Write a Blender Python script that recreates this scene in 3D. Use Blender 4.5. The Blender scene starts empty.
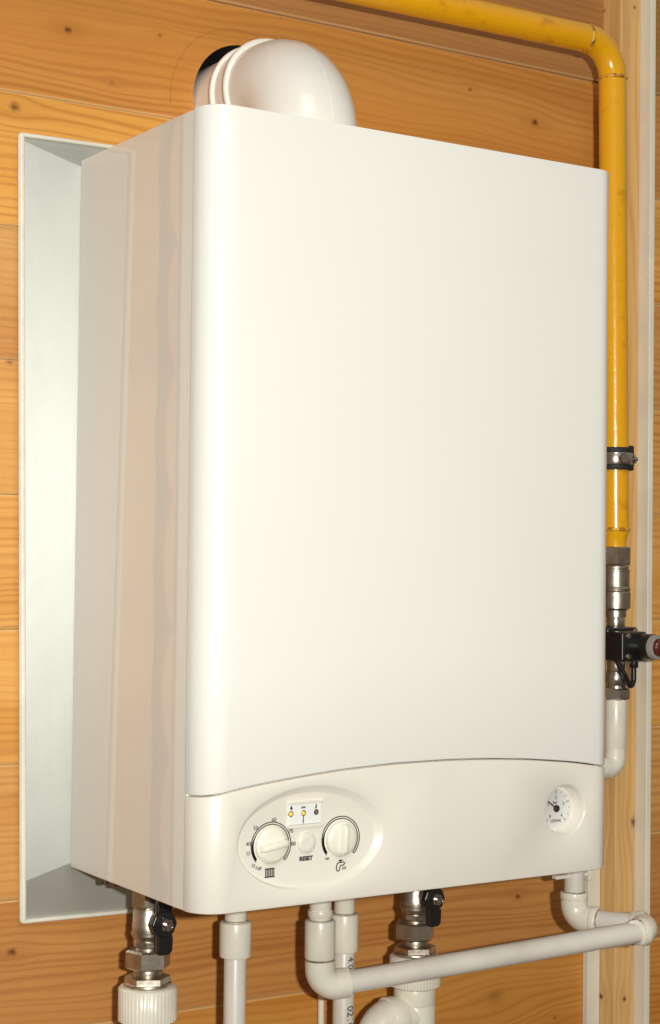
import bpy, bmesh, math, random
from mathutils import Vector, Matrix, Euler
random.seed(4)
PI = math.pi
C = bpy.context.scene.collection
S = bpy.context.scene

# ------------------------------------------------------------ camera
cam = bpy.data.objects.new('camera', bpy.data.cameras.new('camera')); C.objects.link(cam)
cam.location = (-0.66782, -1.49187, 0.29784)
cam.rotation_euler = (1.59669686, -0.01150316, -0.57072561)
cam.data.sensor_fit = 'VERTICAL'; cam.data.sensor_height = 24.0; cam.data.lens = 39.7514
cam.data.clip_start = 0.01; cam.data.clip_end = 50
S.camera = cam
# ------------------------------------------------------------ room light
w = bpy.data.worlds.new("World"); S.world = w; w.use_nodes = True
nt = w.node_tree; nt.nodes.clear()
tc = nt.nodes.new('ShaderNodeTexCoord'); sp = nt.nodes.new('ShaderNodeSeparateXYZ')
rp = nt.nodes.new('ShaderNodeValToRGB'); mr = nt.nodes.new('ShaderNodeMapRange')
bg = nt.nodes.new('ShaderNodeBackground'); wo = nt.nodes.new('ShaderNodeOutputWorld')
nt.links.new(tc.outputs['Generated'], sp.inputs[0]); nt.links.new(sp.outputs['Z'], mr.inputs[0])
mr.inputs[1].default_value = -1; mr.inputs[2].default_value = 1
nt.links.new(mr.outputs[0], rp.inputs[0]); nt.links.new(rp.outputs[0], bg.inputs[0]); nt.links.new(bg.outputs[0], wo.inputs[0])
e = rp.color_ramp.elements
e[0].position = 0.15; e[0].color = (0.20, 0.13, 0.08, 1)
e[1].position = 0.80; e[1].color = (0.95, 0.90, 0.80, 1)
x = e.new(0.42); x.color = (0.34, 0.24, 0.16, 1)
x = e.new(0.55); x.color = (0.60, 0.50, 0.38, 1)
bg.inputs[1].default_value = 0.31
# the camera's flash: a small lamp beside the lens
def area(name, loc, target, size, power, color):
    l = bpy.data.lights.new(name, 'AREA'); l.shape = 'RECTANGLE'; l.size = size[0]; l.size_y = size[1]
    l.energy = power; l.color = color
    o = bpy.data.objects.new(name, l); C.objects.link(o); o.location = loc
    o.rotation_euler = (Vector(target) - Vector(loc)).to_track_quat('-Z', 'Y').to_euler()
    return o
area('flash_lamp', (-0.665, -1.79, 0.375), (0.25, 0, 0.33), (0.045, 0.03), 30, (0.99, 0.99, 0.91))
# added soft fill, above and behind the camera, lightening the boiler's side
area('fill_lamp', (-0.9, -2.4, 2.4), (0.2, 0, 0.3), (1.2, 1.2), 18, (1.0, 0.96, 0.91))
S.view_settings.view_transform = 'Standard'; S.view_settings.look = 'None'
S.view_settings.exposure = 0.0; S.view_settings.gamma = 1.0; S.view_settings.use_curve_mapping = False
try:
    S.cycles.use_denoising = True; S.cycles.max_bounces = 8; S.cycles.glossy_bounces = 5
    S.cycles.caustics_reflective = True; S.cycles.blur_glossy = 0.06; S.cycles.sample_clamp_indirect = 12
except Exception: pass

# ------------------------------------------------------------ materials
class N:
    """tiny node builder"""
    def __init__(s, name):
        s.m = bpy.data.materials.new(name); s.m.use_nodes = True; s.t = s.m.node_tree
        s.p = s.t.nodes['Principled BSDF']
    def n(s, typ, **k):
        a = s.t.nodes.new(typ)
        for q, v in k.items(): setattr(a, q, v)
        return a
    def put(s, sock, v):
        if isinstance(v, bpy.types.NodeSocket): s.t.links.new(v, sock)
        else: sock.default_value = v
    def math(s, op, a, b=0.0, c=0.0, clamp=False):
        q = s.n('ShaderNodeMath', operation=op, use_clamp=clamp)
        s.put(q.inputs[0], a); s.put(q.inputs[1], b); s.put(q.inputs[2], c); return q.outputs[0]
    def obj(s):
        t = s.n('ShaderNodeTexCoord'); return t.outputs['Object']
    def sep(s, v):
        q = s.n('ShaderNodeSeparateXYZ'); s.put(q.inputs[0], v); return q.outputs
    def comb(s, x, y, z):
        q = s.n('ShaderNodeCombineXYZ'); s.put(q.inputs[0], x); s.put(q.inputs[1], y); s.put(q.inputs[2], z); return q.outputs[0]
    def noise(s, v, scale, detail=2, rough=.5):
        q = s.n('ShaderNodeTexNoise'); s.put(q.inputs['Vector'], v); q.inputs['Scale'].default_value = scale
        q.inputs['Detail'].default_value = detail; q.inputs['Roughness'].default_value = rough; return q.outputs['Fac']
    def ramp(s, f, stops):
        q = s.n('ShaderNodeValToRGB'); s.put(q.inputs[0], f); el = q.color_ramp.elements
        while len(el) > 1: el.remove(el[-1])
        for i, (pos, col) in enumerate(stops):
            a = el[0] if i == 0 else el.new(pos)
            a.position = pos; a.color = (*col, 1) if len(col) == 3 else col
        return q.outputs[0]
    def mix(s, f, a, b, mode='MIX'):
        q = s.n('ShaderNodeMix', data_type='RGBA', blend_type=mode)
        s.put(q.inputs[0], f); s.put(q.inputs[6], a if not isinstance(a, tuple) else (*a, 1)); s.put(q.inputs[7], b if not isinstance(b, tuple) else (*b, 1))
        return q.outputs[2]
    def bump(s, h, dist, strength=1.0):
        q = s.n('ShaderNodeBump'); q.inputs['Distance'].default_value = dist; q.inputs['Strength'].default_value = strength
        s.put(q.inputs['Height'], h); s.t.links.new(q.outputs[0], s.p.inputs['Normal']); return q
    def set(s, **k):
        for q, v in k.items(): s.put(s.p.inputs[q.replace('_', ' ')], v)
        return s.m

def plain(name, col, rough=.5, metal=0., coat=0., coat_r=.05, var=.06, vscale=30, bump=0., bscale=200):
    a = N(name); o = a.obj()
    f = a.noise(o, vscale, 3)
    c = a.mix(a.ramp(f, [(.35, (0, 0, 0)), (.7, (1, 1, 1))]), tuple(min(1, v * (1 - var)) for v in col), tuple(min(1, v * (1 + var * .5)) for v in col))
    r = a.math('ADD', rough - .04, a.math('MULTIPLY', a.noise(o, vscale * 2.3, 2), .08))
    a.set(Base_Color=c, Roughness=r, Metallic=metal, Coat_Weight=coat, Coat_Roughness=coat_r)
    if bump: a.bump(a.noise(o, bscale, 2), bump)
    return a.m

def wood(name, along, z0, pitch, knots, tones, seed=0., lines=1.0):
    """pine: grain runs along one axis, planks of one pitch across, grain flows round each knot"""
    a = N(name); X = a.sep(a.obj())
    u, v = (X[0], X[2]) if along == 'x' else (X[2], X[0])
    yv = X[1]
    idx = a.math('FLOOR', a.math('DIVIDE', a.math('SUBTRACT', v, z0), pitch))
    off = a.math('ADD', a.math('MULTIPLY', idx, 3.713), seed)
    rnd = a.math('FRACT', a.math('MULTIPLY', a.math('SINE', a.math('ADD', a.math('MULTIPLY', idx, 12.9898), seed + 1.3)), 43.7585))
    v = a.math('ADD', v, a.math('MULTIPLY', yv, .7))
    warp = a.math('MULTIPLY', a.math('SUBTRACT', a.noise(a.comb(a.math('ADD', a.math('MULTIPLY', u, 2.2), off), a.math('MULTIPLY', v, 7), off), 1.0, 2), .5), .050)
    vv = a.math('ADD', v, warp); spot = None; halo = None
    for (ku, kv, size, dark) in knots:
        du = a.math('SUBTRACT', u, ku); dv = a.math('SUBTRACT', v, kv)
        q = a.math('ADD', a.math('POWER', a.math('ABSOLUTE', a.math('DIVIDE', du, size * 5.0)), 2.), a.math('POWER', a.math('ABSOLUTE', a.math('DIVIDE', dv, size * 2.4)), 2.))
        g = a.math('EXPONENT', a.math('MULTIPLY', q, -1.0))
        vv = a.math('SUBTRACT', vv, a.math('MULTIPLY', a.math('MULTIPLY', dv, g), .85))
        r = a.math('SQRT', a.math('ADD', a.math('POWER', a.math('ABSOLUTE', a.math('DIVIDE', du, size * 1.25)), 2.), a.math('POWER', a.math('ABSOLUTE', a.math('DIVIDE', dv, size)), 2.)))
        r = a.math('ADD', r, a.math('MULTIPLY', a.math('SUBTRACT', a.noise(a.comb(u, v, 0.), 260, 2), .5), .8))
        k = a.math('MULTIPLY', a.math('SUBTRACT', 1.0, a.math('SMOOTH_MIN', r, 1.0, .3), clamp=True), dark)
        spot = k if spot is None else a.math('MAXIMUM', spot, k)
        h = a.math('MULTIPLY', g, .55 * dark); halo = h if halo is None else a.math('MAXIMUM', halo, h)
    # broad tone, growth-ring lines, fine fibre
    broad = a.noise(a.comb(a.math('ADD', a.math('MULTIPLY', u, .9), off), a.math('MULTIPLY', vv, 22), off), 1.0, 3)
    ph = a.math('MULTIPLY', vv, 720.0 * lines)
    ph = a.math('ADD', ph, a.math('MULTIPLY', a.noise(a.comb(a.math('ADD', a.math('MULTIPLY', u, 1.3), off), a.math('MULTIPLY', vv, 30), off), 1.0, 3), 26.0))
    ring = a.math('MULTIPLY', a.math('ADD', a.math('SINE', ph), 1.0), .5)
    ring = a.math('POWER', ring, 2.6)
    amp = a.ramp(a.noise(a.comb(a.math('ADD', a.math('MULTIPLY', u, .8), off), a.math('MULTIPLY', vv, 9), a.math('ADD', off, 7.)), 1.0, 2), [(.30, (.10,) * 3), (.68, (1,) * 3)])
    fibre = a.noise(a.comb(a.math('MULTIPLY', u, 9), a.math('MULTIPLY', vv, 900), off), 1.0, 2)
    fine = a.noise(a.comb(a.math('MULTIPLY', u, 40), a.math('MULTIPLY', v, 2600), off), 1.0, 1)
    c = a.mix(a.ramp(broad, [(.32, (0,) * 3), (.68, (1,) * 3)]), tones[0], tones[1])
    c = a.mix(a.math('MULTIPLY', a.math('MULTIPLY', ring, amp), .66), c, tones[2])
    c = a.mix(a.math('MULTIPLY', a.math('SUBTRACT', fibre, .5), .9, clamp=True), c, tones[2])
    c = a.mix(a.math('MULTIPLY', a.math('SUBTRACT', fine, .45), .5, clamp=True), c, tones[0])
    if halo is not None:
        c = a.mix(a.math('MULTIPLY', halo, .5), c, tones[2])
        c = a.mix(a.math('MULTIPLY', spot, 1.3, clamp=True), c, (.17, .055, .018))
    if along == 'x':     # bare paler wood on the bevelled board edges
        zz = a.math('MULTIPLY', a.math('FRACT', a.math('DIVIDE', a.math('SUBTRACT', X[2], z0 - .5 * pitch), pitch)), pitch)
        dd = a.math('ABSOLUTE', a.math('SUBTRACT', zz, .5 * pitch))
        edge = a.math('SUBTRACT', 1.0, a.math('DIVIDE', a.math('SUBTRACT', dd, .0004), .0022), clamp=True)
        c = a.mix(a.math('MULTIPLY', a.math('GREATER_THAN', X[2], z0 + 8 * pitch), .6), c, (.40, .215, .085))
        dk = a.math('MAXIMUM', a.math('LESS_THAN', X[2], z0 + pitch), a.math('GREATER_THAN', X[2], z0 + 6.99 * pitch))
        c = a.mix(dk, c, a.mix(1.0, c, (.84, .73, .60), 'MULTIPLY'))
        c = a.mix(a.math('MULTIPLY', edge, .75), c, (.74, .50, .24))
    hs = a.n('ShaderNodeHueSaturation'); a.put(hs.inputs['Color'], c)
    a.put(hs.inputs['Value'], a.math('ADD', .90, a.math('MULTIPLY', rnd, .20)))
    a.put(hs.inputs['Hue'], a.math('ADD', .4985, a.math('MULTIPLY', rnd, .005)))
    a.put(hs.inputs['Saturation'], a.math('ADD', .96, a.math('MULTIPLY', rnd, .08)))
    a.set(Base_Color=hs.outputs[0], Roughness=.50, Coat_Weight=.12, Coat_Roughness=.25, Specular_IOR_Level=.35)
    a.bump(a.math('ADD', fine, a.math('MULTIPLY', ring, -.5)), .00025, .7)
    return a.m

M = {}
wall_knots = [(-.0093, .8101, .0042, 1), (.0895, .822, .0032, .45), (.0379, .7664, .0030, .35), (-.0621, .7272, .0060, .8),
              (-.0629, .4863, .0042, .9), (-.0513, -.068, .0050, .85), (.5704, .8065, .0048, 1), (.4765, .8295, .0028, .7),
              (.5551, -.0758, .0036, .9), (.5235, -.185, .0130, .30), (.6109, -.219, .0036, .5), (.86, .30, .006, .8)]
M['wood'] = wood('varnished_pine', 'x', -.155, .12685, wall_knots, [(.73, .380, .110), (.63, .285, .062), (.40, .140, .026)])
M['post'] = wood('varnished_pine_post', 'z', -5, 20, [(-.0065, .6834, .0062, 1), (-.2084, .6705, .0036, 1), (.9443, .6758 , .0026, .9)], [(.78, .49, .20), (.70, .40, .14), (.53, .26, .08)], seed=3.1, lines=.8)
a = N('white_enamel'); o = a.obj()
a.set(Base_Color=a.mix(a.noise(o, 6, 2), (.83, .825, .785), (.86, .855, .82)), Roughness=.55, Coat_Weight=1., Coat_Roughness=a.math('MULTIPLY', a.noise(o, 11, 4, .6), .06), Specular_IOR_Level=.5)
a.bump(a.noise(o, 9, 1), .0010, .35); M['enamel'] = a.m
a = N('enamel_casing'); o = a.obj()
a.set(Base_Color=a.mix(a.noise(o, 5, 2), (.86, .82, .765), (.88, .84, .79)), Roughness=.40, Coat_Weight=1., Coat_Roughness=.022, Coat_IOR=1.6)
a.bump(a.noise(o, 7, 1), .0006, .35); M['casing'] = a.m
M['plastic'] = plain('cream_plastic', (.79, .745, .670), .34, coat=.4, coat_r=.18, var=.03, vscale=8)
M['knob'] = plain('knob_plastic', (.82, .79, .68), .25, coat=.6, coat_r=.08, var=.02)
M['ppr'] = plain('white_fitting_plastic', (.80, .755, .65), .32, coat=.3, coat_r=.15, var=.10, vscale=22, bump=.0002, bscale=120)
M['ppr_pipe'] = plain('grey_white_pipe_plastic', (.71, .66, .60), .36, coat=.2, coat_r=.2, var=.10, vscale=18)
M['flue'] = plain('flue_enamel', (.84, .81, .76), .36, coat=.5, coat_r=.12, var=.05, vscale=14)
M['trim'] = plain('painted_trim', (.77, .73, .62), .42, var=.08, vscale=14, bump=.0002)
M['rim'] = plain('white_rim', (.76, .73, .63), .45, var=.08, vscale=40)
M['nickel'] = plain('nickel_plated_brass', (.60, .54, .46), .36, metal=1, var=.25, vscale=90, bump=.00015, bscale=260)
M['chrome'] = plain('chrome', (.75, .74, .72), .2, metal=1, var=.1, vscale=60)
M['brass'] = plain('tarnished_metal', (.30, .20, .12), .4, metal=1, var=.3, vscale=90)
M['black'] = plain('black_plastic', (.012, .012, .013), .30, coat=.3, coat_r=.2, var=.2)
M['rubber'] = plain('black_rubber', (.015, .015, .015), .65, var=.2)
M['ink'] = plain('black_print', (.02, .018, .016), .6, var=.1)
M['greyink'] = plain('faded_print', (.16, .15, .14), .6, var=.1)
M['plate'] = plain('white_plate', (.80, .81, .80), .3, var=.02)
M['dial'] = plain('dial_white', (.68, .67, .66), .35, coat=1, coat_r=.03, var=.02)
M['red'] = plain('red_plastic', (.11, .015, .010), .25, coat=.6, var=.1)
M['greyring'] = plain('grey_ring_plastic', (.32, .30, .27), .4, var=.1)
M['ledoff'] = plain('led_unlit', (.10, .085, .05), .15, coat=1, var=.1)
M['foam'] = plain('black_foam', (.010, .009, .008), .9, var=.3)
M['pencil'] = plain('pencil_line', (.36, .17, .05), .7, var=.3)
a = N('led_lit'); a.set(Base_Color=(.80, .56, .07, 1), Roughness=.15, Coat_Weight=1., Emission_Color=(1., .75, .15, 1), Emission_Strength=.12); M['led'] = a.m
a = N('yellow_paint'); o = a.obj()
d = a.ramp(a.noise(o, 34, 4, .6), [(.30, (0,) * 3), (.42, (1,) * 3)])
col = a.mix(a.noise(o, 13, 3), (.86, .425, .005), (.79, .365, .004))
a.set(Base_Color=a.mix(d, (.62, .26, .008), col), Roughness=.24, Coat_Weight=.8, Coat_Roughness=.10)
a.bump(a.noise(o, 60, 3), .0012, .4); M['yellow'] = a.m
a = N('yellow_weld'); o = a.obj()
a.set(Base_Color=a.mix(a.ramp(a.noise(o, 140, 3), [(.4, (0,) * 3), (.6, (1,) * 3)]), (.28, .12, .012), (.78, .38, .02)), Roughness=.2, Coat_Weight=1.)
a.bump(a.noise(o, 180, 3), .002, .8); M['weld'] = a.m
a = N('galvanised_sheet'); o = a.obj(); X = a.sep(o)
st = a.noise(a.comb(a.math('MULTIPLY', X[0], 300), X[1], a.math('MULTIPLY', X[2], 2)), 1, 2)
sp_ = a.noise(o, 420, 2)
a.set(Base_Color=a.mix(a.ramp(sp_, [(.35, (0,) * 3), (.65, (1,) * 3)]), (.585, .600, .570), (.605, .62, .59)), Metallic=.65,
      Roughness=a.math('ADD', .36, a.math('MULTIPLY', st, .03)))
a.bump(a.noise(o, 14, 2), .0016, .3); M['zinc'] = a.m

# ------------------------------------------------------------ builders
def base_of(o):
    while o and o.parent: o = o.parent
    return o.location.copy() if o else Vector((0, 0, 0))
def thing(name, label, cat, loc, group=None):
    o = bpy.data.objects.new(name, None); C.objects.link(o); o.location = loc; o.empty_display_size = .03
    o['label'] = label; o['category'] = cat
    if group: o['group'] = group
    return o
def tag(o, label, cat, group=None, kind=None):
    o['label'] = label; o['category'] = cat
    if group: o['group'] = group
    if kind: o['kind'] = kind
    return o
def obj(name, bm, mat, parent=None, sharp=32, label=None, bevel=0, origin=None):
    me = bpy.data.meshes.new(name)
    off = base_of(parent) if parent else (Vector(origin) if origin else Vector((0, 0, 0)))
    bmesh.ops.remove_doubles(bm, verts=bm.verts, dist=1e-6)
    bmesh.ops.recalc_face_normals(bm, faces=bm.faces)
    if off.length: bmesh.ops.translate(bm, verts=bm.verts, vec=-off)
    for f in bm.faces: f.smooth = True
    bm.to_mesh(me); bm.free()
    me.set_sharp_from_angle(angle=math.radians(sharp))
    me.materials.append(mat)
    o = bpy.data.objects.new(name, me); C.objects.link(o)
    if parent: o.parent = parent
    elif origin: o.location = origin
    if bevel:
        b = o.modifiers.new('bevel', 'BEVEL'); b.width = bevel; b.segments = 2; b.limit_method = 'ANGLE'; b.angle_limit = math.radians(35)
        b.harden_normals = True
    if label: o['label'] = label
    return o
def box(bm, x0, x1, y0, y1, z0, z1, rot=None, piv=None):
    vs = [bm.verts.new((x, y, z)) for x in (x0, x1) for y in (y0, y1) for z in (z0, z1)]
    for f in ((0, 1, 3, 2), (4, 6, 7, 5), (0, 4, 5, 1), (2, 3, 7, 6), (0, 2, 6, 4), (1, 5, 7, 3)): bm.faces.new([vs[i] for i in f])
    if rot is not None: bmesh.ops.rotate(bm, verts=vs, cent=piv, matrix=rot)
    return vs
def frame(d):
    d = Vector(d).normalized(); a = Vector((0, 0, 1)) if abs(d.z) < .9 else Vector((1, 0, 0))
    s = d.cross(a).normalized(); return d, s, s.cross(d)
def lathe(bm, origin, axis, prof, n=40, mod=None, phase=0., caps=True):
    """prof: (radius, height along axis)"""
    d, s, t = frame(axis); o = Vector(origin); rows = []
    for r, h in prof:
        row = []
        for i in range(n):
            th = 2 * PI * i / n + phase; rr = r * (mod(th, h) if mod else 1)
            row.append(bm.verts.new(o + d * h + s * (rr * math.cos(th)) + t * (rr * math.sin(th))))
        rows.append(row)
    for a, b in zip(rows, rows[1:]):
        for i in range(n): bm.faces.new((a[i], a[(i + 1) % n], b[(i + 1) % n], b[i]))
    if caps: bm.faces.new(rows[0]); bm.faces.new(rows[-1][::-1])
def rcyl(bm, origin, axis, r, h0, h1, e=.0012, n=40, **k):
    lathe(bm, origin, axis, [(r - e, h0), (r - e * .3, h0 + e * .3), (r, h0 + e), (r, h1 - e), (r - e * .3, h1 - e * .3), (r - e, h1)], n, **k)
def hexn(bm, origin, axis, r, h0, h1, phase=0.):
    """hexagon nut with chamfered corners"""
    e = .0016
    lathe(bm, origin, axis, [(r * .90, h0), (r, h0 + e), (r, h1 - e), (r * .90, h1)], 6, phase=phase)
def tube(bm, pts, r, n=28, caps=True):
    pts = [Vector(p) for p in pts]; rows = []; nrm = None
    for i, p in enumerate(pts):
        d = ((pts[i] - pts[i - 1]).normalized() if i else Vector((0, 0, 0))) + ((pts[i + 1] - pts[i]).normalized() if i < len(pts) - 1 else Vector((0, 0, 0)))
        d.normalize()
        if nrm is None: nrm = frame(d)[1]
        nrm = (nrm - d * nrm.dot(d)).normalized(); b = d.cross(nrm)
        rr = r(i / (len(pts) - 1)) if callable(r) else r
        rows.append([bm.verts.new(p + nrm * (rr * math.cos(2 * PI * k / n)) + b * (rr * math.sin(2 * PI * k / n))) for k in range(n)])
    for a, b in zip(rows, rows[1:]):
        for k in range(n): bm.faces.new((a[k], a[(k + 1) % n], b[(k + 1) % n], b[k]))
    if caps: bm.faces.new(rows[0]); bm.faces.new(rows[-1][::-1])
def fillet(pts, R, n=14):
    pts = [Vector(p) for p in pts]; out = [pts[0]]
    for i in range(1, len(pts) - 1):
        a = (pts[i - 1] - pts[i]).normalized(); b = (pts[i + 1] - pts[i]).normalized()
        half = a.angle(b) / 2; t = R / math.tan(half)
        c = pts[i] + (a + b).normalized() * (R / math.sin(half))
        p0 = pts[i] + a * t; p1 = pts[i] + b * t; v0 = p0 - c; v1 = p1 - c; w_ = v0.angle(v1)
        for k in range(n + 1):
            f = k / n; out.append(c + (v0 * math.sin((1 - f) * w_) + v1 * math.sin(f * w_)) / math.sin(w_))
    return out + [pts[-1]]
def ribbon(bm, pts, wd, y, th=.0003):
    """a raised printed stroke on a surface facing the room (x,z points)"""
    P = [Vector((p[0], p[1])) for p in pts]; L = []; closed = (P[0] - P[-1]).length < 1e-6
    for i, p in enumerate(P):
        d = Vector((0, 0))
        if i: d += (P[i] - P[i - 1]).normalized()
        if i < len(P) - 1: d += (P[i + 1] - P[i]).normalized()
        if closed and i in (0, len(P) - 1): d = (P[1] - P[0]).normalized() + (P[-1] - P[-2]).normalized()
        d.normalize(); nn = Vector((-d.y, d.x)) * wd / 2; L.append((p + nn, p - nn))
    rows = [[bm.verts.new((q.x, yy, q.y)) for q, yy in ((a, y), (a, y - th), (b, y - th), (b, y))] for a, b in L]
    for a, b in zip(rows, rows[1:]):
        for k in range(4): bm.faces.new((a[k], a[(k + 1) % 4], b[(k + 1) % 4], b[k]))
    bm.faces.new(rows[0]); bm.faces.new(rows[-1][::-1])
def text(bm, s, size, x, z, y, rot=0., th=.00025, M4=None, off=.018):
    """lettering as thin solid, centred on (x,z), facing -y"""
    cu = bpy.data.curves.new('lettering', 'FONT'); cu.body = s; cu.size = size; cu.extrude = th; cu.align_x = 'CENTER'; cu.align_y = 'CENTER'
    cu.resolution_u = 3; cu.offset = size * off
    o = bpy.data.objects.new('lettering', cu); C.objects.link(o); bpy.context.view_layer.update()
    me = bpy.data.meshes.new_from_object(o.evaluated_get(bpy.context.evaluated_depsgraph_get()))
    mm = Matrix.Translation((x, y, z)) @ (M4 or Matrix.Identity(4)) @ Matrix.Rotation(rot, 4, 'Y') @ Matrix.Rotation(PI / 2, 4, 'X')
    me.transform(mm); bm.from_mesh(me)
    bpy.data.objects.remove(o); bpy.data.curves.remove(cu); bpy.data.meshes.remove(me)
def dup(o, parent=None):
    c = o.copy(); C.objects.link(c); c.parent = parent
    for ch in list(o.children): dup(ch, c)
    return c
B = bmesh.new

# ------------------------------------------------------------ the plank wall
YW = .012; P0 = -.155; PITCH = .12685
bm = B()
for k in range(-4, 11):
    z0 = P0 + k * PITCH; z1 = z0 + PITCH; ch = .0030; dp = .0016; dz = .0002
    step = {8: -.004, 9: -.004, 10: -.004}.get(k, 0.0)         # the boards above the flue stand slightly proud
    Y = YW + step
    prof = [(Y + .030, z0 + dz), (Y + dp, z0 + dz), (Y + dp * .35, z0 + ch * .4), (Y, z0 + ch), (Y, z1 - ch * .8), (Y + dp * .35, z1 - ch * .3), (Y + dp, z1 - dz), (Y + .030, z1 - dz)]
    L = [bm.verts.new((-.0895, a, b)) for a, b in prof]; Rr = [bm.verts.new((1.35, a, b)) for a, b in prof]
    for i in range(len(prof)): j = (i + 1) % len(prof); bm.faces.new((L[i], L[j], Rr[j], Rr[i]))
    bm.faces.new(L[::-1]); bm.faces.new(Rr)
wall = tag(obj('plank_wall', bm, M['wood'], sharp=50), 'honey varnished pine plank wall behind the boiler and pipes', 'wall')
# flue opening cut through the boards
bm = B(); lathe(bm, (.1865, -.1, .7615), (0, 1, 0), [(.0585, 0), (.0585, .3)], 64)
cut = obj('cutter', bm, M['foam'])
md = wall.modifiers.new('opening', 'BOOLEAN'); md.object = cut; md.operation = 'DIFFERENCE'; md.solver = 'EXACT'
bpy.context.view_layer.update()
me = bpy.data.meshes.new_from_object(wall.evaluated_get(bpy.context.evaluated_depsgraph_get()))
wall.modifiers.clear(); old = wall.data; wall.data = me; me.name = 'plank_wall'
for q in me.polygons: q.use_smooth = False
me.materials.clear(); me.materials.append(M['wood'])
bpy.data.objects.remove(cut)
bm = B(); lathe(bm, (.1865, YW, .7615), (0, 1, 0), [(.0582, .002), (.0582, .12), (.001, .12)], 64, caps=False)
obj('flue_opening_lining', bm, M['foam'], wall)
bm = B(); cx, cz, rr = .181, .756, .0790
ribbon(bm, [(cx + rr * math.cos(t), cz + rr * math.sin(t)) for t in [math.radians(30 + k * 4) for k in range(40)]], .00035, YW - .0002)
obj('pencil_circle', bm, M['pencil'], wall)
# short log ends where the wall meets its corner (seen reflected in the boiler's side), and the trim beside them
bm = B()
for k in range(-4, 11):
    z0 = P0 + k * PITCH; n = 10; F = []; G = []
    for i in range(n + 1):
        f = i / n; xx = -.1025 + .0100 * math.sin(PI * f) ** .6
        F.append(bm.verts.new((xx, -.003, z0 + .0004 + f * (PITCH - .0008)))); G.append(bm.verts.new((xx, .012, z0 + .0004 + f * (PITCH - .0008))))
    a0 = bm.verts.new((-.2, -.003, z0 + .0004)); a1 = bm.verts.new((-.2, -.003, z0 + PITCH - .0004)); b0 = bm.verts.new((-.2, .012, z0 + .0004)); b1 = bm.verts.new((-.2, .012, z0 + PITCH - .0004))
    for i in range(n): bm.faces.new((F[i], F[i + 1], G[i + 1], G[i]))
    bm.faces.new([a0] + F + [a1]); bm.faces.new([b0] + G + [b1]); bm.faces.new((a0, F[0], G[0], b0)); bm.faces.new((a1, F[-1], G[-1], b1)); bm.faces.new((a0, a1, b1, b0))
obj('log_corner', bm, M['wood'], wall, sharp=50)
bm = B(); box(bm, -.118, -.1045, -.007, -.0034, -.5, 1.2)
obj('corner_trim', bm, M['trim'], wall, bevel=.002)

# timber post and the painted strips beside it
bm = B(); box(bm, .6702, .7005, -.022, .0115, -.5, 1.3)
tag(obj('timber_post', bm, M['post'], bevel=.0012), 'narrow upright pine post behind the yellow pipe', 'post')
bm = B(); box(bm, .7009, .7085, -.040, .0117, -.5, 1.3)
tag(obj('trim_strip', bm, M['trim'], bevel=.001), 'tall thin white painted strip on the right of the pine post', 'trim strip')
bm = B(); box(bm, .6515, .6698, .0022, .0116, -.5, .45)
tag(obj('trim_strip', bm, M['trim'], bevel=.001), 'short flat white strip left of the pine post, emerging below the boiler', 'trim strip')

# ------------------------------------------------------------ galvanised backing sheet
bs = thing('backing_sheet', 'galvanised metal sheet with white edging, fixed between the boiler and the plank wall', 'metal sheet', (-.055, .006, -.045))
TL, BL, TR, BR = Vector((-.0585, 0, .6925)), Vector((-.0440, 0, -.0485)), Vector((.505, 0, .700)), Vector((.515, 0, -.0560))
def quad(bm, q, y0, y1):
    vs = [bm.verts.new((v.x, y, v.z)) for v in q for y in (y0, y1)]
    n = len(q)
    for i in range(n): j = (i + 1) % n; bm.faces.new((vs[2 * i], vs[2 * i + 1], vs[2 * j + 1], vs[2 * j]))
    bm.faces.new([vs[2 * i] for i in range(n)]); bm.faces.new([vs[2 * i + 1] for i in range(n)][::-1])
bm = B()            # light bounced onto the flat sheet, put into its shape as mitred slopes
V3 = lambda x, y, z: bm.verts.new((x, y, z))
yo, yi_ = .0100, .0006
a0, a1, a2, a3 = V3(TL.x, yo, TL.z), V3(TR.x, yo, TR.z), V3(BR.x, yo, BR.z), V3(BL.x, yo, BL.z)
m0, m2 = V3(TL.x + .0005, yo, TL.z - .004), V3(BL.x - .0006, yo, BL.z + .036)
i0, i1, i2, i3 = V3(.002, yi_, .668), V3(.445, yi_, .668), V3(.445, yi_, .004), V3(.002, yi_, .004)
for f in ((a0, a1, i1, i0, m0), (a1, a2, i2, i1), (a2, a3, m2, i3, i2), (m0, i0, i3, m2), (i0, i1, i2, i3)): bm.faces.new(f)
obj('sheet', bm, M['zinc'], bs, sharp=4)
bm = B(); loop = [TL, TR, BR, BL]
path = fillet([(TL + TR) / 2, TL, BL, BR, TR, (TL + TR) / 2], .0024, 4)
tube(bm, path, .0020, n=12, caps=False)
tube(bm, [TL + Vector((.0016, 0, -.001)), BL + Vector((.0016, 0, .001))], .0032, n=14)
bmesh.ops.scale(bm, verts=bm.verts, vec=(1, .9, 1)); bmesh.ops.translate(bm, verts=bm.verts, vec=(0, .0078, 0))
obj('rim', bm, M['rim'], bs)

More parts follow.
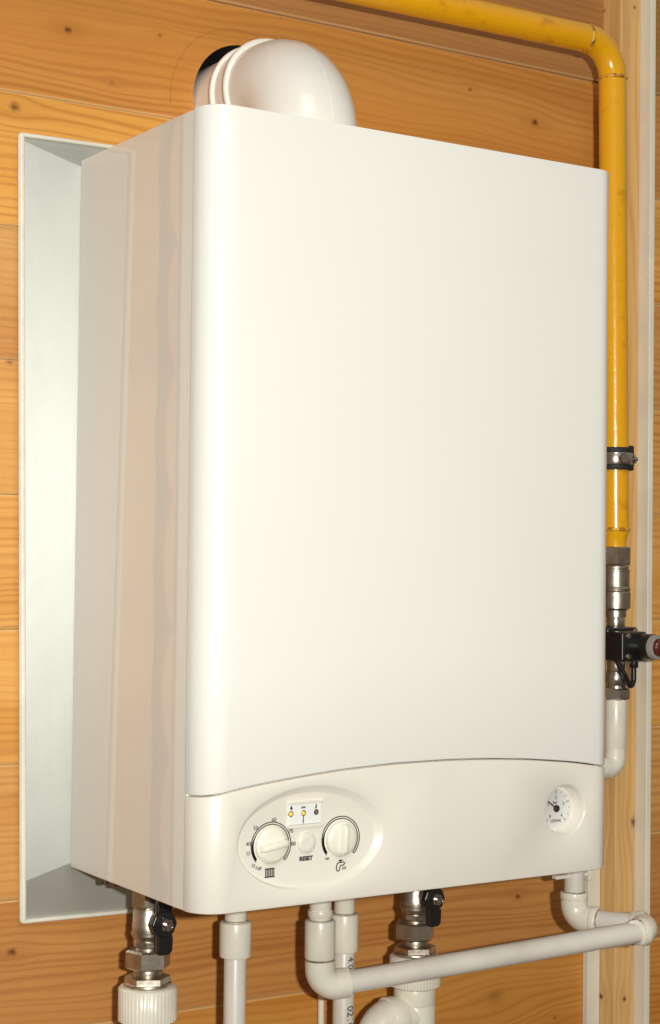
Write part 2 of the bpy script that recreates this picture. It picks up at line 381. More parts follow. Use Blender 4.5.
# ------------------------------------------------------------ the boiler
W, D, H = .4515, .25852, .67503; RL, RR_ = .0264, .020
boiler = thing('boiler', 'large glossy white wall-mounted gas boiler with a control panel at its foot', 'boiler', (W / 2, 0, 0))
def plan(n=12):
    """plan outline of the front, left side to right side: (x, y, nx, ny)"""
    out = []
    for k in range(n + 1):
        t = PI / 2 * k / n; out.append((RL - RL * math.cos(t), -(D - RL) - RL * math.sin(t), -math.cos(t), -math.sin(t)))
    for k in range(1, 40):
        out.append((RL + (W - RL - RR_) * k / 40, -D, 0, -1))
    for k in range(n + 1):
        t = PI / 2 * k / n; out.append((W - RR_ + RR_ * math.sin(t), -(D - RR_) - RR_ * math.cos(t), math.sin(t), -math.cos(t)))
    return out
SEAM = [(0, .0958), (.0, .0962), (.0167, .0988), (.0356, .1024), (.0665, .1062), (.1, .1095), (.1368, .1125), (.1947, .1150), (.2552, .1149), (.3, .1134), (.3481, .1103), (.4032, .1046), (.4341, .0996), (.4515, .0968)]
def seam(x):
    for (a, b), (c, d) in zip(SEAM, SEAM[1:]):
        if x <= c and c > a: return b + (d - b) * (x - a) / (c - a)
    return SEAM[-1][1]
def seam_s(x): return sum(seam(min(W, max(0, x + dx))) for dx in (-.012, -.006, 0, .006, .012)) / 5
# casing: the box behind the front, hollow-edged at the bottom
bm = B()
box(bm, .0012, W - .0012, -(D - RL) + .0004, 0, .0, H - .0006)
obj('casing', bm, M['casing'], boiler, bevel=.0012)
def shell(bm, zt, zb, depth=.004, roll=.0018, inset=0.):
    P = plan(); rows = []
    for (x, y, nx, ny) in P:
        t, b = zt(x), zb(x); x -= nx * inset; y -= ny * inset
        col = [(depth, t), (roll, t), (roll * .3, t - roll * .3), (0, t - roll)]
        col += [(0, t - roll + (b + 2 * roll - t) * k / 6) for k in range(1, 6)]
        col += [(0, b + roll), (roll * .3, b + roll * .3), (roll, b), (depth, b)]
        rows.append([bm.verts.new((x - nx * o_, y - ny * o_, z)) for o_, z in col])
    for a, b in zip(rows, rows[1:]):
        for i in range(len(a) - 1): bm.faces.new((a[i], a[i + 1], b[i + 1], b[i]))
        bm.faces.new((a[-1], a[0], b[0], b[-1]))
    bm.faces.new(rows[0]); bm.faces.new(rows[-1][::-1])
bm = B(); shell(bm, lambda x: H, lambda x: seam_s(x) + .0006, depth=.012, roll=.0016)
# closed top of the front hood
P = plan(); top = [bm.verts.new((x, y, H - .0010)) for (x, y, nx, ny) in [(p[0] - p[2] * .003, p[1] - p[3] * .003, 0, 0) for p in P]]
bm.faces.new(top)
obj('front_door', bm, M['enamel'], boiler, sharp=40)
# control panel: shell sides + flat front with two openings
OX, OZ, OA, OB = .1092, .0562, .0742, .0452          # oval recess
GX, GZ, GR = .3918, .0600, .0252                      # gauge recess
bm = B()
ps = [p for p in plan()]
def zb_panel(x):
    d = W - x; return .0 if d > .012 else .007 * (1 - math.sqrt(max(0, 1 - ((.012 - d) / .012) ** 2)))
roll = .0022; zt = lambda x: seam_s(x) - .0006
def column(x, y, nx, ny):
    t, b = zt(x), zb_panel(x)
    return [(.02, t), (.0014, t), (.0004, t - .0004), (0, t - .0014), (0, b + roll), (roll * .3, b + roll * .3), (roll, b), (.02, b)]
rows = []
for (x, y, nx, ny) in ps: rows.append([bm.verts.new((x - nx * o_, y - ny * o_, z)) for o_, z in column(x, y, nx, ny)])
n0, n1 = 12, 12 + 40
for i, (a, b) in enumerate(zip(rows, rows[1:])):
    for k in range(len(a) - 1):
        if k == 3 and n0 <= i < n1: continue
        bm.faces.new((a[k], a[k + 1], b[k + 1], b[k]))
outer = [rows[i][3] for i in range(n0, n1 + 1)] + [rows[i][4] for i in range(n1, n0 - 1, -1)]
def ring(f, n=72): return [bm.verts.new(f(2 * PI * k / n)) for k in range(n)]
ov = [  # the dish of the control oval: lip, slope and floor; the floor sits a little left and low so the upper right slope is wide
    ring(lambda t: (OX + OA * math.cos(t), -D, OZ + OB * math.sin(t))),
    ring(lambda t: (OX + (OA - .0008) * math.cos(t), -D + .0004, OZ + (OB - .0008) * math.sin(t))),
    ring(lambda t: (OX - .0016 + (OA - .0050) * math.cos(t), -D + .0046, OZ - .0014 + (OB - .0045) * math.sin(t))),
    ring(lambda t: (OX - .0018 + (OA - .0062) * math.cos(t), -D + .0050, OZ - .0016 + (OB - .0056) * math.sin(t)))]
gv = [ring(lambda t, r=r, d=d: (GX + r * math.cos(t), -D + d, GZ + r * math.sin(t)), 56) for r, d in ((GR, 0), (GR - .0012, .0006), (GR - .0022, .0022), (.0212, .0140), (.0202, .0150), (.0197, .0150))]
def bridge(L):
    for a, b in zip(L, L[1:]):
        for i in range(len(a)): j = (i + 1) % len(a); bm.faces.new((a[i], a[j], b[j], b[i]))
bridge(ov); bridge(gv); bm.faces.new(ov[-1]); bm.faces.new(gv[-1])
def edges(L): 
    r = []
    for i in range(len(L)):
        e_ = bm.edges.get((L[i], L[(i + 1) % len(L)])) or bm.edges.new((L[i], L[(i + 1) % len(L)])); r.append(e_)
    return r
bmesh.ops.triangle_fill(bm, use_beauty=True, use_dissolve=False, edges=edges(outer) + edges(ov[0]) + edges(gv[0]))
panel = obj('control_panel', bm, M['plastic'], boiler, sharp=38)
YF = -D + .0050     # floor of the oval
# knobs with scale rings
def arcpts(cx, cz, r, a0, a1, n=48): return [(cx + r * math.cos(math.radians(a0 + (a1 - a0) * k / n)), cz + r * math.sin(math.radians(a0 + (a1 - a0) * k / n))) for k in range(n + 1)]
def knob(cx, cz, r, ang, label):
    bm = B(); lathe(bm, (cx, YF, cz), (0, -1, 0), [(r, 0), (r, .0022), (r - .0006, .0034), (r - .0022, .0040), (r - .003, .0048), (r - .0036, .0050), (.003, .0056)], 56)
    k = obj('knob', bm, M['knob'], boiler, sharp=60, label=label)
    bm = B(); L = r - .0024; wd = .0030
    Rm = Matrix.Rotation(-ang, 3, 'Y'); sec = [(-L, .003), (-L * .97, .0090), (-L * .7, .0108), (L * .7, .0108), (L * .97, .0090), (L, .003)]
    r0 = []
    for (u, h) in sec:
        r0.append([bm.verts.new(Vector((cx, YF, cz)) + Rm @ Vector((u, -hh, s))) for s, hh in ((-wd * 1.25, .003), (-wd * .9, h * .9), (-wd * .45, h), (wd * .45, h), (wd * .9, h * .9), (wd * 1.25, .003))])
    for a, b in zip(r0, r0[1:]):
        for i in range(5): bm.faces.new((a[i], a[i + 1], b[i + 1], b[i]))
    bm.faces.new(r0[0]); bm.faces.new(r0[-1][::-1])
    obj('grip_bar', bm, M['knob'], k, sharp=70)
    bm = B(); ro, ri = KR + .0036, KR + .0017; ae = -42; hi = cx > .1
    for rr_, a0 in ((ro, 222), (ri, 215)): ribbon(bm, arcpts(cx, cz, rr_, a0, ae), .0008, yf)
    ribbon(bm, arcpts(cx + (ro + ri) / 2 * math.cos(math.radians(ae)), cz + (ro + ri) / 2 * math.sin(math.radians(ae)), (ro - ri) / 2, ae - 180, ae, 12), .0008, yf)
    for q in range(6):      # the band thickens towards its low end
        ribbon(bm, arcpts(cx, cz, ri + (ro - ri) * (q + .5) / 6, 219, 150 + 8 * q, 24), .0005, yf)
    obj('scale_ring', bm, M['ink'], k)
    return k
KR = .0158; yf = YF - .0001
K1, K2 = (.0712, .0528), (.1415, .0526)
k1 = knob(*K1, KR, math.radians(9), 'left knob, grip bar lying almost level')
k2 = knob(*K2, KR - .0004, math.radians(88), 'right knob, grip bar standing upright')
bm = B()
for s, a_ in (('40', 173), ('50', 133), ('60', 83), ('70', 29), ('80', -2)):
    r_ = KR + .0054; text(bm, s, .0048, K1[0] + r_ * 1.05 * math.cos(math.radians(a_)), K1[1] + r_ * math.sin(math.radians(a_)), yf)
ribbon(bm, arcpts(K1[0] - .0222, K1[1] - .0052, .0014, 0, 360, 16), .0006, yf)
ribbon(bm, arcpts(K1[0] - .0170, K1[1] - .0158, .0013, 0, 360, 16), .0006, yf)
text(bm, '/off', .0042, K1[0] - .0122, K1[1] - .0184, yf, rot=math.radians(18))
obj('scale_numbers', bm, M['greyink'], k1)
bm = B(); text(bm, 'off', .0038, K2[0] - .0140, K2[1] - .0160, yf, rot=math.radians(20))
obj('off_mark', bm, M['greyink'], k2)
bm = B(); q0, q1 = K1[0] - .0050, K1[1] - .0272
for k in range(6): ribbon(bm, [(q0 + .0016 * k, q1), (q0 + .0016 * k, q1 + .0080)], .0009, yf)
for z_ in (.0006, .0074): ribbon(bm, [(q0 - .0008, q1 + z_), (q0 + .0088, q1 + z_)], .0008, yf)
obj('radiator_icon', bm, M['ink'], k1)
bm = B(); q0, q1 = K2[0] - .1392, K2[1] - .0532
T = lambda L: [(a_ + q0, b_ + q1) for a_, b_ in L]
ribbon(bm, T([(.1366, .0252), (.1353, .0264), (.1350, .0300), (.1362, .0322), (.1385, .0328), (.1424, .0328), (.1438, .0318), (.1424, .0303), (.1395, .0301), (.1386, .0290), (.1382, .0262), (.1366, .0252)]), .0009, yf)
ribbon(bm, T([(.1388, .0326), (.1392, .0344)]), .0010, yf); ribbon(bm, T([(.1372, .0346), (.1414, .0344)]), .0010, yf)
for i in range(3): ribbon(bm, T([(.1412 + .0015 * i, .0264), (.1417 + .0015 * i, .0288)]), .0006, yf)
obj('tap_icon', bm, M['ink'], k2)
# reset button
bm = B(); bx, bz = .1062, .0520
lathe(bm, (bx, YF, bz), (0, -1, 0), [(.0098, 0), (.0098, .0006), (.0092, .0008), (.0090, .0003), (.0088, .0003), (.0086, .0016), (.0078, .0024), (.004, .0021), (.001, .0019)], 48)
rb = obj('reset_button', bm, M['plastic'], boiler, sharp=50)
bm = B(); text(bm, 'RESET', .0050, bx, bz - .0135, yf, off=.05); obj('reset_lettering', bm, M['ink'], rb)
# indicator window
wx0, wx1, wz0, wz1 = .0880, .1202, .0684, .0860; ddx, ddz = .0030, -.0008
bm = B(); box(bm, wx0, wx1, YF - .0016, YF + .001, wz0, wz1)
ind = obj('indicator_plate', bm, M['plate'], boiler, bevel=.0003)
bm = B()
box(bm, wx0 - .0006, wx1 + .0030, YF - .0030, YF - .0002, wz1 + .0002, wz1 + .0018); box(bm, wx0 - .0006, wx1 + .0010, YF - .0032, YF - .0002, wz0 - .0030, wz0 - .0002)
box(bm, wx1 + .0002, wx1 + .0024, YF - .0024, YF - .0002, wz0 - .0028, wz1 + .0001)
obj('window_surround', bm, M['plastic'], ind, bevel=.0005)
for lx, on in ((.0892, 1), (.1018, 1), (.1147, 0)):
    bm = B(); lathe(bm, (lx, YF - .0015, .0778), (0, -1, 0), [(.0019, 0), (.0019, .0006), (.0016, .0016), (.0009, .0023), (.0002, .0025)], 20)
    obj('indicator_lamp', bm, M['led'] if on else M['ledoff'], ind, sharp=60, label='lit yellow indicator lamp' if on else 'dark unlit indicator lamp, rightmost of three')
    bm = B(); lathe(bm, (lx + .0004, YF - .0014, .0778), (0, -1, 0), [(.0025, 0), (.0025, .0004), (.0019, .0005)], 20)
    obj('lamp_bezel', bm, M['brass'], ind)
bm = B(); yi = YF - .0017
T = lambda L: [(a_ + ddx, b_ + ddz) for a_, b_ in L]
ribbon(bm, T([(.0990, .0697), (.0990, .0762)]), .0007, yi)
ribbon(bm, T([(.0870, .0822), (.0862, .0832), (.0868, .0852), (.0874, .0838), (.0878, .0826)]), .0010, yi)
for i in range(3): ribbon(bm, T([(.0974 + .0015 * i, .0827), (.0974 + .0015 * i, .0843)]), .0010, yi)
ribbon(bm, T([(.1108, .0822), (.1120, .0824), (.1116, .0838), (.1124, .0852)]), .0011, yi)
obj('indicator_symbols', bm, M['ink'], ind)
# pressure gauge
yg = -D + .0150
bm = B(); lathe(bm, (GX, yg, GZ), (0, -1, 0), [(.0195, 0), (.0195, .0012), (.0190, .0014), (.0182, .0010), (.001, .0010)], 56)
gd = obj('pressure_gauge', bm, M['dial'], boiler, sharp=40)
yd = yg - .00105; bm = B()
for k in range(13):
    a_ = math.radians(225 - 270 * k / 12); r0 = .0170; r1 = .0138 if k % 3 == 0 else .0156
    ribbon(bm, [(GX + r0 * math.cos(a_), GZ + r0 * math.sin(a_)), (GX + r1 * math.cos(a_), GZ + r1 * math.sin(a_))], .0007 if k % 3 == 0 else .0004, yd)
for s, a_ in (('0', 225), ('1', 158), ('2', 90), ('3', 22), ('4', -45)):
    text(bm, s, .0042, GX + .0102 * math.cos(math.radians(a_)), GZ + .0102 * math.sin(math.radians(a_)), yd)
text(bm, 'bar', .0046, GX - .0010, GZ + .0058, yd); text(bm, 'CEWAL', .0040, GX, GZ - .0118, yd)
obj('dial_markings', bm, M['greyink'], gd)
bm = B(); a_ = math.radians(145); c_, s_ = math.cos(a_), math.sin(a_)
lathe(bm, (GX, yd, GZ), (0, -1, 0), [(.0034, .0004), (.0034, .0018), (.0028, .0024)], 24)
ribbon(bm, [(GX, GZ), (GX + .0128 * c_, GZ + .0128 * s_)], .0012, yd - .0008, .0006)
obj('needle', bm, M['ink'], gd)
# small fixings under the casing
bm = B()
for (x, y) in ((.010, -.058), (.014, -.074)): rcyl(bm, (x, y, .001), (0, 0, -1), .004, 0, .008, n=16)
obj('bottom_screws', bm, M['brass'], boiler)

# ------------------------------------------------------------ flue elbow on top
fl = thing('flue_pipe', 'fat white flue elbow rising from the boiler top into the wall', 'flue pipe', (.180, -.118, H))
fx, fy, fz = .180, -.118, .7500
bm = B(); tube(bm, fillet([(fx, fy, H - .004), (fx, fy, fz), (fx, -.030, fz + .004)], .0555, 26), .0505, n=56)
obj('elbow', bm, M['flue'], fl, sharp=60)
bm = B(); cy_, cz_ = fy + .0555, fz - .0535; RO = .0555 + .0504
tube(bm, [(fx, fy - .0504, H)] + [(fx, cy_ - RO * math.cos(t), cz_ + RO * math.sin(t)) for t in [PI / 2 * k / 20 for k in range(20)]], .0007, n=8)
obj('mould_seam', bm, M['flue'], fl, sharp=60)
bm = B(); lathe(bm, (fx + .001, -.056, fz + .004), (0, 1, 0), [(.0500, -.001), (.0542, 0), (.0553, .0015), (.0553, .0042), (.0536, .0054), (.0512, .0058), (.0512, .0280), (.0536, .0286), (.0549, .0296), (.0549, .0326), (.0536, .0336), (.0508, .0340), (.0508, .10)], 64)
obj('socket', bm, M['flue'], fl, sharp=60)

# ------------------------------------------------------------ gas line on the right
gx = lambda z: .6402 - .0105 * (z - .15) / .59      # the riser leans very slightly
GY = -.055; GRd = .0157
gp = thing('gas_pipe', 'yellow painted steel gas pipe bending down along the pine post', 'gas pipe', (gx(.3), GY, .32))
bm = B(); ptop = (gx(.8816), GY, .8822)
tube(bm, fillet([(gx(.33), GY, .330), ptop, (-.25, GY, .8722)], .040, 18), GRd, n=40)
lathe(bm, (gx(.33), GY, .330), (0, 0, -1), [(GRd, 0), (GRd * .98, .002), (.0138, .007), (.0128, .012), (.0125, .018)], 40)
obj('pipe', bm, M['yellow'], gp, sharp=60)
for org, ax in (((gx(.842), GY, .842), (0, 0, 1)), ((gx(.88) - .040, GY, .8815), (1, 0, .034)), ((gx(.332), GY, .3315), (0, 0, 1))):
    bm = B(); lathe(bm, org, ax, [(GRd - .0006, -.0028), (GRd + .0009, -.0014), (GRd + .0014, 0), (GRd + .0008, .0014), (GRd - .0006, .0026)], 60, mod=lambda t, h: 1 + .018 * math.sin(11 * t) * math.cos(3 * t), caps=False)
    obj('weld_bead', bm, M['weld'], gp, sharp=80)
cl = thing('pipe_clamp', 'steel pipe clamp with black rubber liner round the yellow pipe', 'pipe clamp', (gx(.41), GY, .411))
cx_ = gx(.411)
bm = B(); lathe(bm, (cx_, GY, .411), (0, 0, 1), [(GRd, -.0128), (.0186, -.0126), (.0192, -.011), (.0192, -.0072), (.0186, -.007), (.0186, .007), (.0192, .0072), (.0192, .011), (.0186, .0126), (GRd, .0128)], 44)
obj('rubber_liner', bm, M['rubber'], cl)
bm = B(); rcyl(bm, (cx_, GY, .411), (0, 0, 1), .0196, -.0066, .0066, e=.0006, n=44)
box(bm, cx_ + .017, cx_ + .026, GY - .0040, GY - .0018, .4044, .4176); box(bm, cx_ + .017, cx_ + .026, GY + .0018, GY + .0040, .4044, .4176)
obj('band', bm, M['chrome'], cl, sharp=45)
bm = B(); hexn(bm, (cx_ - .006, GY - .0190, .411), (-.1, -1, 0), .0062, 0, .0045); rcyl(bm, (cx_ + .021, GY - .013, .411), (0, 1, 0), .0028, 0, .026, n=16)
lathe(bm, (cx_ + .021, GY - .0042, .411), (0, -1, 0), [(.0062, 0), (.0062, .002), (.005, .0045), (.0025, .0056)], 20)
obj('screw', bm, M['chrome'], cl, sharp=40)
bm = B(); box(bm, cx_ + .012, cx_ + .0205, GY - .010, GY + .010, .398, .4265); obj('rubber_tab', bm, M['rubber'], cl, bevel=.002)
bm = B(); rcyl(bm, (cx_ + .012, GY + .016, .411), (.5, .86, 0), .004, 0, .026, n=16); obj('wall_stud', bm, M['nickel'], cl)

un = thing('pipe_union', 'nickel threaded union joining the yellow pipe to the black valve', 'pipe union', (gx(.27), GY, .24)); ux = gx(.27)
bm = B()
hexn(bm, (ux, GY, 0), (0, 0, 1), .0172, .2910, .3120, .60); rcyl(bm, (ux, GY, 0), (0, 0, 1), .0148, .2860, .2905, n=40)
lathe(bm, (ux, GY, 0), (0, 0, 1), [(.0120, .2330), (.0120, .2400), (.0140, .2405), (.0146, .2440)], 40)
lathe(bm, (ux, GY, 0), (0, 0, 1), [(.0150, .262), (.0164, .2625), (.0168, .2650), (.0160, .2665), (.0156, .2670), (.0156, .2840), (.0162, .2845), (.0162, .2860), (.014, .2866)], 40)
obj('sleeve', bm, M['nickel'], un)
bm = B(); lathe(bm, (ux, GY, 0), (0, 0, 1), [(.0140, .2410), (.0168, .2428), (.0168, .2605), (.0155, .2622)], 40); obj('nut', bm, M['nickel'], un)
bm = B(); rcyl(bm, (ux, GY, 0), (0, 0, 1), .0108, .2185, .2345, n=32); obj('stub', bm, M['chrome'], un)

sv = thing('gas_shutoff_valve', 'black electric gas shut-off valve with red button under the union', 'gas valve', (gx(.2), GY, .187)); vx = gx(.2)
bm = B(); box(bm, vx - .022, vx + .016, GY - .034, GY + .014, .1845, .2175); obj('body', bm, M['black'], sv, bevel=.003)
bm = B(); box(bm, vx - .022, vx + .024, GY - .010, GY + .012, .2120, .2215); obj('cover_plate', bm, M['black'], sv, bevel=.0025)
bm = B()
for (sx, sz) in ((-.0130, .2130), (-.0130, .1905)):
    lathe(bm, (vx + sx, GY - .034, sz), (0, -1, 0), [(.0030, 0), (.0030, .001), (.0022, .0022)], 16); obj('screw', bm, M['nickel'], sv); bm = B()
lathe(bm, (vx + .0195, GY - .010, .2170), (0, -1, 0), [(.0030, 0), (.0030, .001), (.0022, .0022)], 16)
obj('screw', bm, M['nickel'], sv)
bm = B(); rcyl(bm, (vx + .009, GY - .030, .2010), (.1, -.99, 0), .0145, 0, .020, n=40); obj('coil_housing', bm, M['black'], sv)
bm = B(); c0 = Vector((vx + .009, GY - .030, .2010)) + Vector((.1, -.99, 0)).normalized() * .0195
lathe(bm, c0, (.1, -.99, 0), [(.0138, 0), (.0138, .006), (.0130, .0075), (.0104, .0075), (.0100, .004), (.0095, .004)], 40); obj('end_ring', bm, M['greyring'], sv)
bm = B(); lathe(bm, c0, (.1, -.99, 0), [(.0092, .003), (.0092, .010), (.0078, .0118), (.003, .0122)], 32); obj('reset_button', bm, M['red'], sv, label='red reset button on the end of the coil')
bm = B(); tube(bm, fillet([(vx + .014, GY - .014, .186), (vx + .014, GY - .014, .162), (vx + .008, GY - .016, .152), (vx - .004, GY - .018, .170), (vx - .012, GY - .014, .186)], .005, 8), .0030, n=14)
rcyl(bm, (vx + .014, GY - .014, .190), (0, 0, -1), .0050, 0, .014, n=16, e=.001); obj('cable', bm, M['black'], sv)
bm = B(); rcyl(bm, (vx, GY, 0), (0, 0, 1), .0110, .171, .187, n=32); obj('outlet_stub', bm, M['chrome'], sv)
bm = B(); hexn(bm, (vx, GY, 0), (0, 0, 1), .0158, .1405, .1530, .45); lathe(bm, (vx, GY, 0), (0, 0, 1), [(.013, .153), (.0118, .156), (.0132, .160), (.0138, .166), (.0120, .1712)], 32); obj('outlet_nut', bm, M['chrome'], sv)

we = thing('plastic_elbow_pipe', 'white plastic elbow pipe hanging below the gas valve at the boiler corner', 'elbow pipe', (vx, GY, .06))
bm = B(); tube(bm, fillet([(vx, GY, .112), (vx, GY, .0640), (vx - .09, GY, .0640)], .0125, 14), .0120, n=36); obj('elbow', bm, M['ppr'], we, sharp=60)
bm = B(); rcyl(bm, (vx, GY, 0), (0, 0, 1), .0126, .0860, .1400, e=.001); obj('socket', bm, M['ppr'], we)
bm = B(); rcyl(bm, (vx, GY, 0), (0, 0, 1), .0100, .138, .144, n=32); obj('liner', bm, M['trim'], we)

# ------------------------------------------------------------ ball valves under the boiler
def ball_valve(vx, vy, dz, label):
    t = thing('ball_valve', label, 'valve', (vx, vy, dz), 'nickel ball valves under the boiler')
    o_ = (vx, vy, dz); dn = (0, 0, -1)
    bm = B(); rcyl(bm, o_, dn, .0122, -.015, .016, n=32); hexn(bm, o_, dn, .0158, .0115, .0285, .35)
    lathe(bm, o_, dn, [(.0128, .0280), (.0140, .0290), (.0140, .0310), (.0144, .0320), (.0146, .0430), (.0150, .0440), (.0150, .0490), (.0144, .0495), (.0144, .0506), (.0158, .0512), (.0158, .0535), (.0146, .0545), (.0140, .0570), (.0122, .0590)], 40)
    obj('body', bm, M['nickel'], t)
    bm = B(); lathe(bm, o_, dn, [(.0120, .0580), (.0136, .0592), (.0136, .0640), (.0120, .0655)], 8, phase=.2); rcyl(bm, o_, dn, .0112, .064, .070, n=32); obj('collar', bm, M['nickel'], t)
    bm = B(); hexn(bm, o_, dn, .0212, .0670, .0845, .30); obj('union_nut', bm, M['nickel'], t)
    bm = B(); rcyl(bm, o_, dn, .0132, .0840, .0930, n=36); obj('neck', bm, M['nickel'], t)
    bm = B(); lathe(bm, o_, dn, [(.0150, .0900), (.0212, .0920), (.0216, .0980)], 6, phase=.1); rcyl(bm, o_, dn, .0222, .0970, .1010, n=44, e=.0015); obj('flange_nut', bm, M['nickel'], t)
    hz = dz - .0385
    bm = B(); rcyl(bm, (vx, vy, hz), (0, -1, 0), .0062, .010, .030, n=24); obj('stem', bm, M['nickel'], t)
    bm = B(); hy = vy - .027
    def lever(pts, y0, y1):
        A = [bm.verts.new((p[0], y0, p[1])) for p in pts]; Bv = [bm.verts.new((p[0], y1, p[1])) for p in pts]
        bm.faces.new(A); bm.faces.new(Bv[::-1])
        for i in range(len(A)): j = (i + 1) % len(A); bm.faces.new((A[i], A[j], Bv[j], Bv[i]))
    hub = [(vx - .0010 + .0132 * math.cos(PI * k / 4), hz + .0122 * math.sin(PI * k / 4)) for k in range(8)]
    lever(hub, hy, hy - .0085)
    lever([(vx - .0072, hz - .0060), (vx - .0066, hz - .0262), (vx - .004, hz - .0285), (vx + .0050, hz - .0285), (vx + .0088, hz - .0255), (vx + .0092, hz - .0135), (vx + .0075, hz - .0060)], hy + .0010, hy - .0062)
    lever([(vx - .0070, hz + .0060), (vx - .0080, hz + .0150), (vx - .0050, hz + .0245), (vx + .0050, hz + .0245), (vx + .0085, hz + .0150), (vx + .0075, hz + .0060)], hy + .0010, hy - .0062)
    obj('handle', bm, M['black'], t, bevel=.0018, label='black butterfly handle')
    bm = B(); hexn(bm, (vx, hy - .0080, hz), (0, -1, 0), .0066, 0, .0042, .3); rcyl(bm, (vx, hy - .0085, hz), (0, -1, 0), .0032, 0, .0090, n=20, e=.0006)
    lathe(bm, (vx, hy - .0084, hz), (0, -1, 0), [(.0032, .009), (.0030, .0094), (.0018, .0094), (.0016, .0070)], 20); obj('handle_nut', bm, M['chrome'], t)
    return t
va = ball_valve(.0468, -.075, 0, 'nickel ball valve with black handle under the left end of the boiler')
vb = dup(va); vb.location = (.3503, -.075, -.0070); vb['label'] = 'nickel ball valve with black handle behind the crossing grey pipe'

def ribbed(bm, o_, r, z0, z1, n=44):
    lathe(bm, o_, (0, 0, -1), [(r - .0040, z0), (r - .0016, z0 + .0004), (r, z0 + .0022), (r, z1 - .0014), (r - .0018, z1), (r - .0050, z1 + .0002)], n * 4,
          mod=lambda t, h: 1 + (.010 * (1 if math.cos(t * n) > -.2 else -1) if z0 + .001 < h < z1 - .0005 else 0))
t = thing('pipe_adapter', 'ribbed white plastic adapter and pipe under the left ball valve', 'pipe adapter', (.0470, -.075, -.25), 'ribbed pipe adapters')
bm = B(); ribbed(bm, (.0470, -.075, 0), .0268, .1005, .1330); obj('ribbed_cap', bm, M['ppr'], t, sharp=50)
bm = B(); rcyl(bm, (.0470, -.075, 0), (0, 0, -1), .0222, .133, .165, n=44); rcyl(bm, (.0470, -.075, 0), (0, 0, -1), .0165, .16, .5, n=40); obj('pipe', bm, M['ppr'], t)
t = thing('pipe_adapter', 'ribbed white plastic adapter with side elbow, lower middle behind the crossing pipe', 'pipe adapter', (.3505, -.075, -.25), 'ribbed pipe adapters')
bm = B(); ribbed(bm, (.3505, -.075, 0), .0258, .1075, .1395); obj('ribbed_cap', bm, M['ppr'], t, sharp=50)
bm = B(); rcyl(bm, (.3505, -.075, 0), (0, 0, -1), .0214, .139, .1568, n=44); rcyl(bm, (.3505, -.075, 0), (0, 0, -1), .0212, .1566, .30, n=44); obj('tee', bm, M['ppr'], t)
bm = B(); tube(bm, fillet([(.348, -.075, -.1680), (.303, -.075, -.1680), (.303, -.075, -.32)], .0212, 18), .0200, n=40); rcyl(bm, (.303, -.075, -.168), (1, 0, 0), .0208, .012, .030, n=44, e=.001); obj('side_elbow', bm, M['ppr'], t, sharp=60)

# ------------------------------------------------------------ plastic pipes
M['grime'] = plain('grimy_joint', (.36, .31, .23), .6, var=.5, vscale=160)
def seal(o_, d, rad, h, parent):      # the thin dirty line of squeezed plastic where a pipe enters its fitting
    bm = B(); lathe(bm, o_, d, [(rad - .0008, h - .0008), (rad, h - .0004), (rad, h + .0004), (rad - .0008, h + .0008)], 36); obj('joint_ring', bm, M['grime'], parent)
t = thing('straight_pipe', 'white plastic pipe with coupling hanging straight down between ball valve and elbow', 'pipe', (.1367, -.08, -.25))
o_ = (.1367, -.08, 0); dn = (0, 0, -1)
bm = B(); rcyl(bm, o_, dn, .0106, .080, .5, n=40, e=.0006); obj('pipe', bm, M['ppr_pipe'], t)
bm = B(); rcyl(bm, o_, dn, .0152, .0505, .0840, n=48, e=.0016); obj('coupling', bm, M['ppr'], t)
bm = B(); rcyl(bm, o_, dn, .0104, -.01, .053, n=36); obj('nipple', bm, M['ppr'], t); seal(o_, dn, .0111, .0496, t); seal(o_, dn, .0113, .0838, t)

t = thing('printed_pipe', 'white plastic pipe with black printed digits behind the elbow', 'pipe', (.2735, -.06, -.25))
o_ = (.2735, -.06, 0)
bm = B(); rcyl(bm, o_, dn, .0107, .09, .5, n=40, e=.0006); pp = obj('pipe', bm, M['ppr_pipe'], t)
bm = B(); rcyl(bm, o_, dn, .0142, .0610, .0985, n=48, e=.0014); obj('coupling', bm, M['ppr'], t)
bm = B(); rcyl(bm, o_, dn, .0105, -.01, .063, n=36, e=.0006); obj('nipple', bm, M['ppr'], t); seal(o_, dn, .0112, .0602, t); seal(o_, dn, .0114, .0984, t)
for tx_, sz_, z_ in (('4/0', .0098, -.1085), ('0210', .0112, -.1620), ('PN20', .0098, -.215)):
    bm = B(); text(bm, tx_, sz_, .2748, z_, -.0707, rot=PI / 2)
    for v in bm.verts:      # wrap the print round the pipe
        a_ = (v.co.x - .2735) / .0107; r_ = .0107 + .0002 + (-.0707 - v.co.y) * .5; v.co.x = .2735 + r_ * math.sin(a_); v.co.y = -.06 - r_ * math.cos(a_)
    obj('printed_digits', bm, M['greyink'], pp)

t = thing('thin_pipe', 'thin white pipe running down the wall below the left elbow', 'pipe', (.288, .002, -.3))
bm = B(); rcyl(bm, (.288, .004, 0), dn, .0034, .10, .5, n=20, e=.0004); obj('pipe', bm, M['ppr'], t)

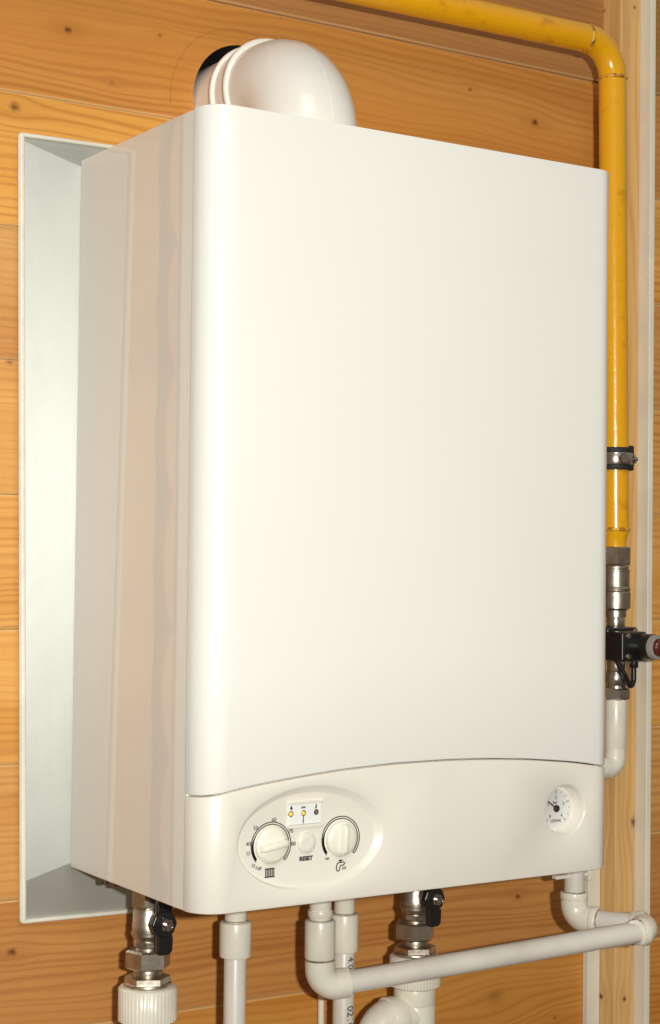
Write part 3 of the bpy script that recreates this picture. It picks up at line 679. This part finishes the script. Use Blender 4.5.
t = thing('cross_pipe', 'grey white pipe crossing the bottom right in front, with an elbow at each end', 'pipe', (.2194, -.10, -.1197))
A0 = Vector((.2194, -.10, -.1190)); A1 = Vector((.5850, -.19, -.0840)); A2 = Vector((.5411, -.100, -.0865))
dl = (A1 - A0).normalized(); ds = (A2 - A1).normalized(); up = Vector((0, 0, 1))
bm = B(); tube(bm, [A0 + dl * .02, A1 - dl * .02], .0110, n=36); obj('long_pipe', bm, M['ppr_pipe'], t)
def elbow(name, c, d1, d2, L=.030, r=.0142, R=.0150, parent=t):
    bm = B(); tube(bm, fillet([c + d1 * L, c, c + d2 * L], R, 14), r, n=40)
    for d in (d1, d2): rcyl(bm, c, d, r + .0008, L - .006, L + .001, n=44, e=.0008)
    for d in (d1, d2): seal(c, d, .0118, L + .0014, parent)
    return obj(name, bm, M['ppr'], parent, sharp=55)
bm = B(); tube(bm, fillet([A0 + up * .027, A0, A0 + dl * .029], .0170, 14), .0144, n=40); obj('elbow', bm, M['ppr'], t, sharp=55)
bm = B(); rcyl(bm, A0, up, .0149, .0275, .0650, n=48, e=.0018); obj('socket', bm, M['ppr'], t); seal(A0, up, .0115, .0650, t); seal(A0, up, .0146, .0266, t)
bm = B(); rcyl(bm, A0, up, .0108, .060, .125, n=36, e=.0006); rcyl(bm, A0, up, .0122, .0680, .0745, n=36, e=.0008); obj('nipple', bm, M['ppr'], t)
elbow('elbow', A1, -dl, ds, L=.027)
bm = B(); tube(bm, [A1 + ds * .02, A2 - ds * .02], .0110, n=36); obj('short_pipe', bm, M['ppr_pipe'], t)
elbow('elbow', A2, up, -ds, L=.027)
bm = B(); tube(bm, [A2 + up * .02, A2 + up * .09], .0107, n=36); obj('riser', bm, M['ppr_pipe'], t)
bm = B(); box(bm, .5130, .5600, -.104, -.096, -.0425, -.0385); obj('mounting_plate', bm, M['trim'], t, bevel=.001)
bm = B(); box(bm, .5590, .5665, -.103, -.097, -.0480, -.0370); obj('plastic_clip', bm, M['ppr'], t, bevel=.0015)
